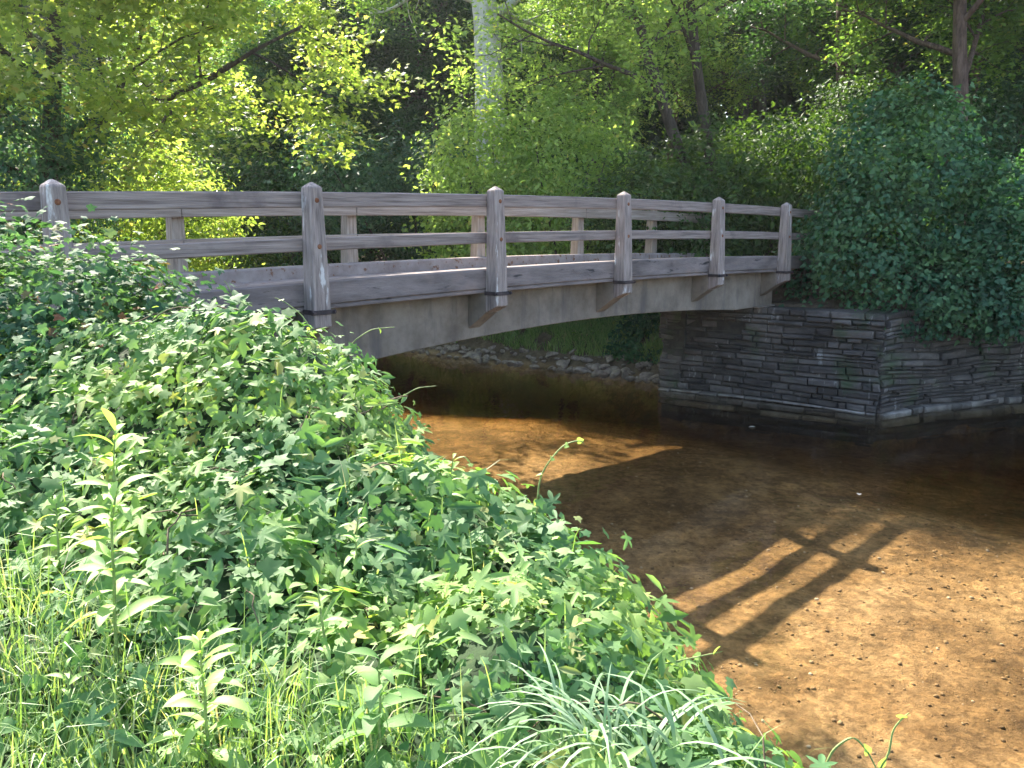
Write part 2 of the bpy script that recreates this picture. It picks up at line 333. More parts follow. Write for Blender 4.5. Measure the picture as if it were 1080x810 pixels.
# area weighted samples on the mound
P4 = base[bf]; cr = np.cross(P4[:, 2]-P4[:, 0], P4[:, 3]-P4[:, 1]); ar = np.linalg.norm(cr, axis=1)/2; fn = cr/np.linalg.norm(cr, axis=1)[:, None]
fn[fn[:, 2] < 0] *= -1
ctr = P4.mean(1)
dcam = np.linalg.norm(ctr-[0, 0, EZ], axis=1)
sf, mf = SM(ctr[:, 0], ctr[:, 1])
grassy = sst(.2, -.2, ctr[:, 1]-(2.85-.4*(ctr[:, 0]+1.68))+.2*vnoise(ctr[:, 0]*3, ctr[:, 1]*3))*sst(.1, -.25, ctr[:, 0])
keep = (ctr[:, 2] > -.1)
wgt = ar*keep*(1-.35*grassy)*np.where(sf > 3.6, .5, 1)
def sample_faces(n, wgt, lift):
    i = rng.choice(len(wgt), n, p=wgt/wgt.sum()); u = rng.random((n, 2))
    q = P4[i]; a = q[:, 0]*(1-u[:, :1])+q[:, 1]*u[:, :1]; b = q[:, 3]*(1-u[:, :1])+q[:, 2]*u[:, :1]
    return a*(1-u[:, 1:])+b*u[:, 1:]+fn[i]*lift[:, None], fn[i]
parts = [(base, bf, 1)]
for tpl, n, sz in ((LOBED, 28000, .054), (LOBE3, 32000, .05), (HEART, 26000, .043), (LANCE, 24000, .08)):
    lift = .13+rng.normal(0, .045, n)-.10*rng.random(n)**2+(rng.random(n) < .05)*rng.random(n)*.12
    P, nn = sample_faces(n, wgt, lift)
    nrm = nn*.75+rdir(n)*.5+np.array([-.05, -.25, .25]); fwd = rdir(n)+np.array([.15, -.15, -.5])
    S = sz*np.exp(np.clip(rng.normal(0, .38, n), -.8, .6))*(1.25 if tpl is LOBED else 1)*(1+.25*vnoise(P[:, 0]*1.3, P[:, 1]*1.3))
    parts.append((*scatter(tpl, P, frame(nrm, fwd), S), 0))
tw = MB(); P, nn = sample_faces(420, wgt*(sf < 4), np.full(420, .10))
for q, w in zip(P, nn):
    d = rdir(1)[0]; d = d-(d@w)*w; d /= np.linalg.norm(d); L0 = .1+.3*rng.random(); t = np.linspace(0, 1, 7)[:, None]
    tw.tube(q+d*t*L0+w*(.10*np.sin(t*3)*rng.random())+rng.normal(0, .006, (7, 3)), .0022+.002*rng.random(), 4)
parts.append((np.concatenate(tw.V), np.concatenate(tw.F), 2))
V, F, mi = combine(parts)
link('bank_vines', mesh_np('bank_vines', V, F, True, mi), [M['vine'], M['litter'], M['drystem']], kind='stuff', label='tangle of lobed green vine leaves covering the near bank', cat='vines')

# grass in the lower left corner
def blades(P, L, w, lean, droop, n_seg=4, bend=None):
    n = len(P); a = rng.random(n)*2*math.pi; h = np.stack([np.cos(a), np.sin(a), 0*a], 1)
    if bend is not None: h = h+bend; h /= np.linalg.norm(h, axis=1)[:, None]
    side = np.stack([-h[:, 1], h[:, 0], 0*a], 1)
    t = np.linspace(0, 1, n_seg+1)
    hor = lean[:, None]*t+droop[:, None]*t**2.2; ver = np.sqrt(np.clip(1-.3*hor**2, .1, 1))*t-droop[:, None]*.75*t**3
    c = P[:, None]+h[:, None]*(hor*L[:, None])[..., None]+np.array([0, 0, 1.])*(ver*L[:, None])[..., None]
    ww = (w[:, None]*np.array([.6, 1, .9, .6, .04][:n_seg+1] if n_seg == 4 else np.sin(np.linspace(.5, math.pi-.02, n_seg+1)))[None])[..., None]*side[:, None]
    V = np.stack([c-ww/2, c+ww/2], 2).reshape(n, -1, 3)
    k = np.arange(n_seg)*2; f = np.stack([k, k+1, k+3, k+2], 1)
    F = f[None]+(np.arange(n)*V.shape[1])[:, None, None]
    return V.reshape(-1, 3), F.reshape(-1, 4)
gw = ar*keep*(grassy+.015)*(dcam < 4.5)
n = 30000; P, _ = sample_faces(n, gw, np.full(n, .05))
L_ = .14+.20*rng.random(n); V, F = blades(P, L_, .0035+.0035*rng.random(n), rng.random(n)*.5, rng.random(n)*.6)
link('grass', mesh_np('grass', V, F), M['grass'], kind='stuff', label='long fine yellow-green grass at the foot of the vine bank', cat='grass')

# ---------------------------------------------------------------- leafy masses (bushes)
def leafy_mass(blobs, n, size, tpl, up=.35, shell=.25, down=.3, inner=.25, clump=1.3):
    """blobs: (cx,cy,cz,rx,ry,rz); leaves cling to the union of the blobs."""
    B = np.array(blobs, float); w = (B[:, 3]*B[:, 4]*B[:, 5])**(2/3); out = []; tot = 0
    P = np.empty((0, 3)); NN = np.empty((0, 3))
    while len(P) < n:
        i = rng.choice(len(B), n, p=w/w.sum()); d = rdir(n)
        lump = 1+.17*fbm(d[:, 0]*3+i*7, d[:, 1]*3+d[:, 2]*2.3, 3)
        r = lump*np.where(rng.random(n) < inner, rng.random(n)**.5, 1-shell*rng.random(n)**1.5)
        q = B[i, :3]+d*B[i, 3:]*r[:, None]
        e = (((q[:, None]-B[None, :, :3])/B[None, :, 3:])**2).sum(-1); e[np.arange(n), i] = 9
        ok = (e.min(1) > .62)
        nr = d/B[i, 3:]; nr /= np.linalg.norm(nr, axis=1)[:, None]
        P = np.concatenate([P, q[ok]]); NN = np.concatenate([NN, nr[ok]])
    P = P[:n]; NN = NN[:n]; k = max(1, n//40)
    q = rng.integers(0, k, n); g = (rng.random(n) < .72)[:, None]; push = rng.normal(0, clump, (k, 1))[q]*size*NN[q]
    P = np.where(g, P[q]+rng.normal(0, 1, (n, 3))*size*np.array([2.6, 2.6, 1.3])+push, P+rng.normal(0, size*.7, P.shape)); NN = np.where(g, NN[q]*.8+rng.normal(0, .25, (k, 3))[q], NN)
    nrm = NN*.6+rdir(n)*.6+np.array([0, 0, up]); fwd = rdir(n)+NN*.3+np.array([0, 0, -down])
    S = size*np.exp(np.clip(rng.normal(0, .28, n), -.6, .5))
    return scatter(tpl, P, frame(nrm, fwd), S)
def bush(name, loc, blobs, n, size, tpl, mat, leafname='foliage', stems=9, **k):
    kw = {q: k.pop(q) for q in list(k) if q in ('up', 'shell', 'down', 'inner', 'clump')}
    e = empty(name, loc, **k)
    V, F = leafy_mass(blobs, n, size, tpl, **kw)
    link(leafname, mesh_np(leafname, V, F), mat, e)
    b = MB()
    for j in range(stems):
        B = blobs[j % len(blobs)]; a = rng.random()*6.28; t = np.linspace(0, 1, 6)[:, None]
        tip = np.array([B[0]+.5*B[3]*math.cos(a), B[1]+.5*B[4]*math.sin(a), B[2]+.3*B[5]]); st = np.array([.15*math.cos(a), .15*math.sin(a), -.1])
        b.tube(st*(1-t)+tip*t+np.array([0, 0, .2])*np.sin(t*3)+rng.normal(0, .03, (6, 3)), np.linspace(.03, .008, 6)*(1+B[5]*.4), 5)
    link('stems', b.mesh('stems', True), M['barkdark'], e); return e

# left bush beside the bridge end
bush('vine_bush', (-3.25, 5.5, 2.2), [(-.1, .1, .42, 1.2, .9, 1.05), (.7, -.1, .4, .6, .6, .8), (-1.1, -.2, .6, .9, .9, .95), (.1, -.75, .2, .9, .5, .55)], 24000, .055, LOBE3, M['bushleaf'], clump=.9,
     label='rounded leafy bush at the left end of the bridge railing', cat='bush', up=.5)
# big vine draped mass over the right wing wall
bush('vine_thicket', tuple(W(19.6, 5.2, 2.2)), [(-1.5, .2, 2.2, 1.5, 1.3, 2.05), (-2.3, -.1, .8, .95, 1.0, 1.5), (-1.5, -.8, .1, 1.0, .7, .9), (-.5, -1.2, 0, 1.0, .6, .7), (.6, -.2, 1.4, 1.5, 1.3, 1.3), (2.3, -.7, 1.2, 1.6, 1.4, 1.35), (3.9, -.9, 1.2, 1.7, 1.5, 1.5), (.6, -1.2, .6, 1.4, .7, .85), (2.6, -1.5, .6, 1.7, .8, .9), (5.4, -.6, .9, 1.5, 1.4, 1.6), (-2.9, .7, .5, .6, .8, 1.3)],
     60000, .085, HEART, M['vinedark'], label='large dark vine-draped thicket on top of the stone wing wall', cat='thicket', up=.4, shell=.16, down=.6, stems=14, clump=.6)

# ---------------------------------------------------------------- trees
def tree_meshes(seed, H, r0, base, spread, limbs=9, lean=(0, 0), leaf=.13, per=46, tpl=RHOMB, droop=.15, fork=None, sub=5, twig=5, density=1.0, clear=0.25):
    R = np.random.default_rng(seed); wood = MB(); tips = []
    def path(p, d, L, n, wob, upb):
        pts = [p]; 
        for i in range(n):
            d = d+R.normal(0, wob, 3)+np.array([0, 0, upb]); d /= np.linalg.norm(d); p = p+d*L/n; pts.append(p)
        return np.array(pts)
    def grow(p, d, L, r, lvl):
        n = [9, 6, 5, 4][lvl]; pts = path(p, d, L, n, [.05, .12, .17, .2][lvl], [.02, .03, -.01, -droop*.3][lvl])
        rr = np.linspace(r, r*[.35, .3, .3, .3][lvl], n+1)
        if lvl == 0: rr[0] *= 1.35; rr[1] *= 1.05
        wood.tube(pts, rr, [12, 7, 5, 3][lvl])
        if lvl == 3:
            for q in pts[1:]: tips.append((q, pts[-1]-pts[0]))
            return
        cnt = [limbs, sub, twig][lvl]; lo = [base, .25, .2][lvl]
        for k in range(cnt):
            t = lo+(1-lo)*(k+R.random())/cnt; i = min(int(t*n), n-1); q = pts[i]+(pts[i+1]-pts[i])*(t*n-i)
            ax = pts[i+1]-pts[i]; ax /= np.linalg.norm(ax)
            a = k*2.4+R.random()*.8+seed; sd = np.cross(ax, [math.cos(a), math.sin(a), .3]); sd /= np.linalg.norm(sd)
            nd = ax*[.35, .7, .6][lvl]+sd; nd[2] += [.35, .1, 0][lvl]; nd /= np.linalg.norm(nd)
            LL = [spread*(1.05-.55*((t-base)/(1-base+1e-6)))*(.8+.4*R.random()), L*(.42+.2*R.random())*(1.15-.5*t), L*(.45+.2*R.random())][lvl]
            rad = np.interp(t*n, np.arange(n+1), rr)*[.5, .6, .5][lvl]
            grow(q, nd, LL, rad, lvl+1)
        if lvl == 0: grow(pts[-1], (pts[-1]-pts[-2])/np.linalg.norm(pts[-1]-pts[-2]), spread*.6, rr[-1], 1)
    d0 = np.array([lean[0], lean[1], 1.]); d0 /= np.linalg.norm(d0)
    if fork:
        for fd in fork:
            v = np.array([fd[0], fd[1], 1.]); grow(np.array([fd[0]*.4, fd[1]*.4, -.4]), v/np.linalg.norm(v), H, r0*fd[2], 0)
    else: grow(np.array([0, 0, -.4]), d0, H, r0, 0)
    Q = np.array([t[0] for t in tips]); D = np.array([t[1] for t in tips]); 
    k = int(per*density); i = np.repeat(np.arange(len(Q)), k); n = len(i)
    off = R.normal(0, 1, (n, 3))*np.array([.30, .30, .13])*(leaf/.13)**.5
    P = Q[i]+off; P[:, 2] -= droop*(off[:, 0]**2+off[:, 1]**2)*1.5
    sprn = R.normal(0, .28, (len(Q), 3))+[0, 0, 1]
    v = R.normal(size=(n, 3)); nrm = sprn[i]*.9+v*.45; fwd = off*np.array([1, 1, .3])+R.normal(0, .2, (n, 3))+np.array([0, 0, -.12])
    S = leaf*np.exp(R.normal(0, .25, n))
    V, F = scatter(tpl, P, frame(nrm, fwd), S)
    return wood, V, F, n
def tree(name, loc, wood, V, F, bark, leafm, rz=0, scale=1, **k):
    e = empty(name, loc, rz, **k); e.scale = (scale,)*3
    link('trunk', wood.mesh('trunk', True), bark, e); link('crown', mesh_np('crown', V, F), leafm, e); return e
def dup(e, loc, rz, sc, leafm=None, bark=None, **k):
    r = e.copy(); COL.objects.link(r); r.location = loc; r.rotation_euler = (0, 0, rz); r.scale = (sc,)*3
    for q in ('label', 'category', 'group'):
        if q in r: del r[q]
    setp(r, **k)
    for ch in list(e.children):
        c = ch.copy(); COL.objects.link(c); c.parent = r
        nm = leafm if ch.name.startswith('crown') else bark
        if nm: c.material_slots[0].link = 'OBJECT'; c.material_slots[0].material = nm
    return r
def gz(x, y): return float(G(x, y))
def loc(px, d):
    while gz((px-540)/900*d, d) < .9: d += .5
    return ((px-540)/900*d, d, gz((px-540)/900*d, d))

GR = 'woodland trees on the far bank and hillside'
# bright maple leaning over the river on the left
wd, V, F, n0 = tree_meshes(3, 9.0, .26, .22, 6.2, 12, (.18, -.12), .125, 58, STAR, .25)
x, y, z = -10.9, 20.2, gz(-10.9, 20.2)
maple = tree('maple_tree', (x, y, z), wd, V, F, M['barkdark'], M['maple'], label='bright yellow-green maple with spreading limbs above the left railing', cat='tree')
# pale trunked sycamore
wd, V, F, n1 = tree_meshes(5, 15, .60, .50, 5.0, 9, (-.05, 0), .14, 30)
tree('sycamore_tree', loc(531, 27.5), wd, V, F, M['barkpale'], M['green'], label='tall tree with a pale whitish trunk behind the middle of the bridge', cat='tree')
# leaning twin trunks, centre right
wd, V, F, n2 = tree_meshes(8, 13, .20, .42, 4.6, 8, (0, 0), .125, 34, fork=((-.34, -.05, 1), (-.22, -.2, .9)))
tree('leaning_tree', loc(775, 24), wd, V, F, M['barkdark'], M['light'], label='light green tree with two leaning dark trunks right of centre', cat='tree')
# woodland prototypes
wd, V, F, n3 = tree_meshes(11, 13, .24, .32, 5.0, 10, (.03, 0), .14, 36)
pA = tree('woodland_tree', loc(995, 23), wd, V, F, M['barkred'], M['green'], label='tree with a reddish-brown upright trunk behind the right thicket', cat='tree', group=GR)
wd, V, F, n4 = tree_meshes(14, 13.5, .34, .30, 5.0, 11, (-.04, .02), .15, 36)
pB = tree('woodland_tree', loc(465, 37), wd, V, F, M['barkdark'], M['dark'], rz=1, label='tall dark green tree standing just left of the pale trunk', cat='tree', group=GR)
wd, V, F, n5 = tree_meshes(19, 9, .2, .18, 4.2, 10, (.05, 0), .13, 40)
pC = tree('woodland_tree', loc(350, 27), wd, V, F, M['barkdark'], M['dark'], rz=2, label='dark leafy tree between the maple and the pale trunk', cat='tree', group=GR)
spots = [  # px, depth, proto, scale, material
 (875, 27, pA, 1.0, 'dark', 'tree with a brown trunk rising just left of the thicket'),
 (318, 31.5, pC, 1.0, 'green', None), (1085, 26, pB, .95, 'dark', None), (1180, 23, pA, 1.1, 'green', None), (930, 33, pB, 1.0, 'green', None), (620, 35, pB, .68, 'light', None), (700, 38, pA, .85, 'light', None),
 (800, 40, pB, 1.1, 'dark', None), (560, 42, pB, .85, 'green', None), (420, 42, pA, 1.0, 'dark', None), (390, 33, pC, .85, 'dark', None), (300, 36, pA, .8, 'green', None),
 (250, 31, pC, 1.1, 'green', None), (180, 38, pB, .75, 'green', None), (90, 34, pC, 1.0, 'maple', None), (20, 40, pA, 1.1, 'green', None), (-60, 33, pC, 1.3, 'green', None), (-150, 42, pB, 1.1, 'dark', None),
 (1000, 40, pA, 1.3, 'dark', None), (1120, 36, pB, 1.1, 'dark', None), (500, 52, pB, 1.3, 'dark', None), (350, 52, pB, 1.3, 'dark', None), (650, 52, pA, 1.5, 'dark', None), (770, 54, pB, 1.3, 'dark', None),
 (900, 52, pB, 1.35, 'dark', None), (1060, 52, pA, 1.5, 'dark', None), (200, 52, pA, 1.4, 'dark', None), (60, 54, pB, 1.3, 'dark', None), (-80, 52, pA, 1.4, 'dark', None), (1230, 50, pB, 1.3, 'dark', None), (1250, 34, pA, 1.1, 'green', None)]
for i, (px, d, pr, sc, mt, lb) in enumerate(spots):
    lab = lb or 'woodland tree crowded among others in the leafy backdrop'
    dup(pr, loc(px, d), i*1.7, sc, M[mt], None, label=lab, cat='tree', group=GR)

# shrubs behind the bridge on the far bank
SG = 'shrubs along the far bank behind the bridge'
def blobs_rand(r, h, k):
    return [(rng.normal(0, r*.5), rng.normal(0, r*.5), h*(.3+.5*rng.random()), r*(.45+.3*rng.random()), r*(.45+.3*rng.random()), h*(.28+.12*rng.random())) for _ in range(k)]
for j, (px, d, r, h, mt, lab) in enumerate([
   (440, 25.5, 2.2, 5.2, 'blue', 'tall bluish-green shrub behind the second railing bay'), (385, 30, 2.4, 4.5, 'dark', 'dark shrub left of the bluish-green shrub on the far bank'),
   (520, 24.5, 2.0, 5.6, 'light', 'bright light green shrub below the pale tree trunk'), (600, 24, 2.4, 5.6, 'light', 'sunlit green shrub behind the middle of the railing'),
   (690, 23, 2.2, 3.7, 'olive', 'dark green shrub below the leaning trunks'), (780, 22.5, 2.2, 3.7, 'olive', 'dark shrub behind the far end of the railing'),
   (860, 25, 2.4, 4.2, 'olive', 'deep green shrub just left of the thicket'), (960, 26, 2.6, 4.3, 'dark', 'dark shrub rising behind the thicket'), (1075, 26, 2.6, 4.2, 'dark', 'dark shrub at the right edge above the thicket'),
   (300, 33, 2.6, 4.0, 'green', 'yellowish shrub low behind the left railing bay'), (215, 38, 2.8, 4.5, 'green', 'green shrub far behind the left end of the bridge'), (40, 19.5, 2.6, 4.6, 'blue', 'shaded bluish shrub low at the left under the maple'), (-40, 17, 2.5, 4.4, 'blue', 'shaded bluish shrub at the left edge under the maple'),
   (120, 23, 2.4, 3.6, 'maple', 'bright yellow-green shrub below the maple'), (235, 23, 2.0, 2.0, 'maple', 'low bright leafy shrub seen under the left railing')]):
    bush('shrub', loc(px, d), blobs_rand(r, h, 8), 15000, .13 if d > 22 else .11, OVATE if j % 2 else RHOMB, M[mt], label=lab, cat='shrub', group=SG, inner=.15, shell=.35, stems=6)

n = 230000; px = rng.uniform(-420, 1500, n); d = rng.uniform(56, 72, n); x = (px-540)/900*d; zz = rng.random(n)**.8*21-1
k = fbm(x*.12, zz*.16, 4) > -.75+.06*(zz-14); x, d, zz = x[k], d[k]+fbm(x[k]*.2, zz[k]*.2)*4, zz[k]; n = len(x)
V, F = scatter(RHOMB, np.stack([x, d, G(x, d)+zz], 1), frame(rdir(n, .8), rdir(n)), (.8)*np.exp(rng.normal(0, .3, n)))
link('distant_woods', mesh_np('distant_woods', V, F), M['dark'], kind='stuff', label='dark far-off woods filling the view behind the trees', cat='woods')
# undergrowth over the far woodland floor
n = 60000
cc = 1500; cs = rng.uniform(17.2, 60, cc); cm = rng.uniform(-14, 50, cc)
ok = ~((cm > 7.8) & (cm < 11.6)) & ~((cm > 3.8) & (cm < 11) & (cs < 18.2)) & (cs > far_shore(cm)+1.3); cs = cs[ok]; cm = cm[ok]
i = rng.integers(0, len(cs), n); q = np.stack([cs[i], cm[i]], 1)+rng.normal(0, .4, (n, 2))
x = q[:, 0]*SD[0]+q[:, 1]*ND[0]; y = q[:, 0]*SD[1]+q[:, 1]*ND[1]
hc = .3+1.0*rng.random(len(cs))**2
z = G(x, y)+rng.random(n)*hc[i]
P = np.stack([x, y, z], 1)
V, F = scatter(RHOMB, P, frame(rdir(n, .9), rdir(n)), .15*np.exp(rng.normal(0, .3, n)))
link('undergrowth', mesh_np('undergrowth', V, F), M['green'], kind='stuff', label='low leafy undergrowth covering the woodland floor across the river', cat='undergrowth')
# grass on the far slope seen below the bridge
n = 60000; s = rng.uniform(17.0, 24, n); m = rng.uniform(10.9, 22, n); k = (s > far_shore(m)+.6)&(vnoise(s*.8, m*.8)+.35*vnoise(s*3, m*3) > -.75); s, m = s[k], m[k]
x = s*SD[0]+m*ND[0]; y = s*SD[1]+m*ND[1]; P = np.stack([x, y, G(x, y)], 1); n = len(P)
V, F = blades(P, .15+.25*rng.random(n), .02+.01*rng.random(n), rng.random(n)*.5, rng.random(n)*.6)
link('bank_grass', mesh_np('bank_grass', V, F), M['grass'], kind='stuff', label='green grass on the far bank slope seen beneath the bridge', cat='grass')
n = 9000; s = rng.uniform(17.4, 21, n); m = rng.uniform(10.8, 13.2, n); k = vnoise(s, m) > -.3; s, m = s[k], m[k]; n = len(s)
x = s*SD[0]+m*ND[0]; y = s*SD[1]+m*ND[1]; P = np.stack([x, y, G(x, y)+.7*rng.random(n)*(.3+.7*sst(17.4, 18.6, s))], 1)
V, F = scatter(OVATE, P, frame(rdir(n, .7), rdir(n)), .12*np.exp(rng.normal(0, .3, n)))
link('bank_shrubbery', mesh_np('bank_shrubbery', V, F), M['vinedark'], kind='stuff', label='low dark leaves massed beside the stone wall beneath the bridge', cat='shrubbery')

# ---------------------------------------------------------------- stones
def stone_mesh(seed, sub=2):
    bm = bmesh.new(); bmesh.ops.create_icosphere(bm, subdivisions=sub, radius=1); R = np.random.default_rng(seed)
    A = R.normal(size=(9, 3)); A /= np.linalg.norm(A, axis=1)[:, None]; h = .55+.35*R.random(9)
    for v in bm.verts:
        c = np.array(v.co)
        for a, k in zip(A, h):
            d = c@a
            if d > k: c = c-a*(d-k)
        v.co = Vector(c*np.array([1, .75, .6]))
    me = bpy.data.meshes.new('stone'); bm.to_mesh(me); bm.free(); me.materials.append(M['stone']); return me
sm = [stone_mesh(i) for i in range(8)]
k = 0
for m in np.arange(10.9, 22, .095):
    for row in range(2):
        if rng.random() < .28: continue
        r = (.065+.10*rng.random()**2)*(1.25 if row == 0 else .95)
        s = float(far_shore(np.array(m)))+(.22, .5)[row]+rng.normal(0, .10); mm = m+rng.normal(0, .06)
        p = W(s, mm); o = bpy.data.objects.new('stone', sm[k % 8]); COL.objects.link(o); k += 1
        o.location = (p[0], p[1], max(gz(p[0], p[1]), -.05)+r*.2); o.scale = (r*1.3, r*1.2, r*(.8+.4*rng.random())); o.rotation_euler = (rng.normal(0, .3), rng.normal(0, .3), rng.random()*6)
        setp(o, 'grey stone among those lining the far waterline beneath the bridge', 'stone', 'stones lining the far waterline')
    if k > 270: break
# pebbles on the river bed
V0 = []; bm = bmesh.new(); bmesh.ops.create_icosphere(bm, subdivisions=1, radius=1); V0 = [tuple(v.co) for v in bm.verts]; F0 = [[v.index for v in f.verts] for f in bm.faces]; bm.free()
n = 32000; s = rng.uniform(4.4, 16.6, n); m = rng.uniform(-3, 13, n)
dn = vnoise(s*.5+3, m*.5)+.6*vnoise(s*1.7, m*1.7)-.5*sst(6.5, 9, m); k = dn > rng.uniform(-.7, .9, n); s, m = s[k], m[k]; n = len(s)
x = s*SD[0]+m*ND[0]; y = s*SD[1]+m*ND[1]; R = frame(rdir(n, 2.5), rdir(n)); sz = .006+.024*rng.random(n)**6
V, F = scatter((np.array(V0)*[1, .8, .45], F0), np.stack([x, y, G(x, y)+sz*.15], 1), R, sz)
M['pebble'] = leaf_mat('pebble', [(0, (.17, .12, .075)), (.5, (.32, .225, .135)), (.9, (.45, .33, .20)), (.97, (.6, .52, .42))], 0, .8, .2)
link('gravel', mesh_np('gravel', V, F, True), M['pebble'], kind='stuff', label='small brown pebbles scattered over the sandy river bed', cat='gravel')
# a few pale floating leaves
for j, (px, py) in enumerate([(442, 444), (797, 451), (906, 523)]):
    p = at(px, py, 5); t = (0-EZ)/(p[2]-EZ); q = np.array([0, 0, EZ])+(p-[0, 0, EZ])*t
    V, F = scatter(OVATE, np.array([[q[0], q[1], .012]]), frame(np.array([[.05, 0, 1.]]), rdir(1)), [.13])
    if j == 0: M['paleleaf'] = solid_mat('pale_leaf', [(.4, (.5, .45, .36)), (.6, (.7, .66, .56))], 20)
    o = link('floating_leaf', mesh_np('floating_leaf', V-[q[0], q[1], 0], F), M['paleleaf'], loc=(q[0], q[1], 0),
         label=['pale leaf floating on the sunlit water nearest the vine bank', 'pale leaf floating on the dark water before the stone wall', 'pale leaf floating beside the shadow of the railing'][j], cat='leaf')

# ---------------------------------------------------------------- stone abutments
def stone_wall(mb, a, b, z0, z1, seed, dep=.5, hmin=.055, hmax=.17, lmin=.16, lmax=.8, gap=.018, proud=.10):
    """courses of rough stones along a->b (plan points), outward = right of a->b."""
    R = random.Random(seed); a = np.array(a[:2]); b = np.array(b[:2]); L = np.linalg.norm(b-a); d = (b-a)/L; o = np.array([d[1], -d[0]])
    z = z0
    while z < z1-.03:
        h = min(R.uniform(hmin, hmax), z1-z); 
        if z1-z-h < .05: h = z1-z
        u = -R.random()*.3
        while u < L:
            l = R.uniform(lmin, lmax); u0, u1 = max(u, 0)+gap/2, min(u+l, L)-gap/2; u += l
            if u1-u0 < .04: continue
            pr = R.uniform(0, proud); bv = .022; jz = R.uniform(-.012, .012)
            def P(uu, off, zz): return (*(a+d*uu+o*off), zz)
            j = lambda: R.uniform(-.009, .009)
            zz0, zz1 = z+gap/2, z+h-gap/2
            V = [P(u0, -dep, zz0), P(u1, -dep, zz0), P(u1, -dep, zz1), P(u0, -dep, zz1),
                 P(u0, pr-bv, zz0), P(u1, pr-bv, zz0+jz), P(u1, pr-bv, zz1), P(u0, pr-bv, zz1+jz),
                 P(u0+bv+j(), pr+j(), zz0+bv), P(u1-bv+j(), pr+j(), zz0+bv+j()), P(u1-bv+j(), pr+j(), zz1-bv+j()), P(u0+bv+j(), pr+j(), zz1-bv+j())]
            mb.add(V, [(0, 1, 5, 4), (1, 2, 6, 5), (2, 3, 7, 6), (3, 0, 4, 7), (4, 5, 9, 8), (5, 6, 10, 9), (6, 7, 11, 10), (7, 4, 8, 11), (8, 9, 10, 11), (3, 2, 1, 0)])
        z += h
def abutment(name, runs, z1s, foot, **k):
    e = empty(name, (*W(*runs[0][0])[:2], 0), **k); org = np.array([*W(*runs[0][0])[:2], 0])
    mb = MB(); core = MB(); fm = MB()
    for j, (p, q) in enumerate(runs):
        A, B = W(*p), W(*q); stone_wall(mb, A, B, -1.0, z1s[j], j*7+3)
        a = np.array(A[:2]); b = np.array(B[:2]); d = (b-a)/np.linalg.norm(b-a); o = np.array([d[1], -d[0]])
        V = []
        for zz in (-1.1, z1s[j]-.03):
            for pt in (a+d*.02, b-d*.02):
                for off in (-.55, -.03): V.append((*(pt+o*off), zz))
        core.add(V, [(0, 1, 3, 2), (4, 6, 7, 5), (0, 4, 5, 1), (2, 3, 7, 6), (1, 5, 7, 3), (0, 2, 6, 4)])
        if foot[j]: stone_wall(fm, a+o*.05, b+o*.05, -.30, .06, j+50, .1, .10, .2, .25, 1.0, .035, .2)
    for bb in (mb, fm):
        for v in bb.V:
            v[:, 2] += .045*fbm((v[:, 0]+v[:, 1])*1.1, v[:, 2]*1.3, 2)*np.clip((v[:, 2]+.5)*2, 0, 1)
            v[:, :2] += .06*np.stack([vnoise(v[:, 2]*2.1, v[:, 0]*2+v[:, 1]), vnoise(v[:, 2]*2.3+9, v[:, 0]+v[:, 1]*2)], 1)
    m1 = mb.mesh('stonework'); m1.transform(Matrix.Translation(Vector(-org))); link('stonework', m1, M['wallstone'], e)
    m2 = core.mesh('core'); m2.transform(Matrix.Translation(Vector(-org))); link('core', m2, M['mortar'], e)
    if fm.V: m3 = fm.mesh('footing'); m3.transform(Matrix.Translation(Vector(-org))); link('footing', m3, M['palestone'], e, label='pale footing stones along the waterline')
    return e
abutment('stone_abutment', [((20.0, 10.66), (16.19, 10.58)), ((16.19, 10.58), (16.98, 6.04)), ((16.98, 6.04), (20.6, 4.35)), ((20.6, 4.35), (27.5, 1.1))],
         [1.98, 1.98, 1.98, 2.05], [0, 1, 1, 1], label='dark layered stone abutment wall across the river with a pale waterline course', cat='wall')
abutment('stone_abutment', [((4.9, 7.6), (4.9, 11.7)), ((4.9, 11.7), (1.5, 11.9)), ((1.0, 7.5), (4.9, 7.6))], [1.9, 1.9, 1.9], [0, 0, 0], label='stone abutment under the near bridge end, hidden behind the vines', cat='wall')

# ---------------------------------------------------------------- the bridge (local x = along, y = upstream)
bridge = empty('footbridge', (0, 0, 0), ROT, label='weathered grey road bridge with post-and-rail parapets spanning the shallow river', cat='bridge')
camb = lambda s: -.0019*(s-11.5)**2 if s > -3 else -.4
YN, YF = 8.16, 11.24
def strip(y0, y1, zt, zb, s0, s1, ds=.5, zbf=None):
    """a cambered bar between y0 and y1; zt/zb heights (functions allowed)"""
    n = max(2, int((s1-s0)/ds)+1); S = np.linspace(s0, s1, n); V = []
    for s in S:
        t = zt(s) if callable(zt) else EZ+zt+camb(s); b = zb(s) if callable(zb) else EZ+zb+camb(s)
        V += [(s, y0, b), (s, y1, b), (s, y1, t), (s, y0, t)]
    F = []
    for i in range(n-1):
        a = i*4
        for j in range(4): F.append((a+j, a+4+j, a+4+(j+1) % 4, a+(j+1) % 4))
    F.append((0, 1, 2, 3)); e = (n-1)*4; F.append((e+3, e+2, e+1, e))
    return V, F
def bar(name, mat, *a, bev=.012, par=None, **k):
    V, F = strip(*a, **k); me = mesh_np(name, np.array(V), np.array(F)); 
    if bev: bevel_mesh(me, bev, 1)
    return link(name, me, mat, par or bridge)
S0, S1 = -6.0, 19.6
bar('deck', M['deck'], YN+.26, YF-.26, -.70, -.838, S0, S1, bev=0)
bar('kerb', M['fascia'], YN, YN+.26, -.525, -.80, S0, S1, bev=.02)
bar('kerb', M['deck'], YF-.26, YF, -.525, -.80, S0, S1, bev=.02)
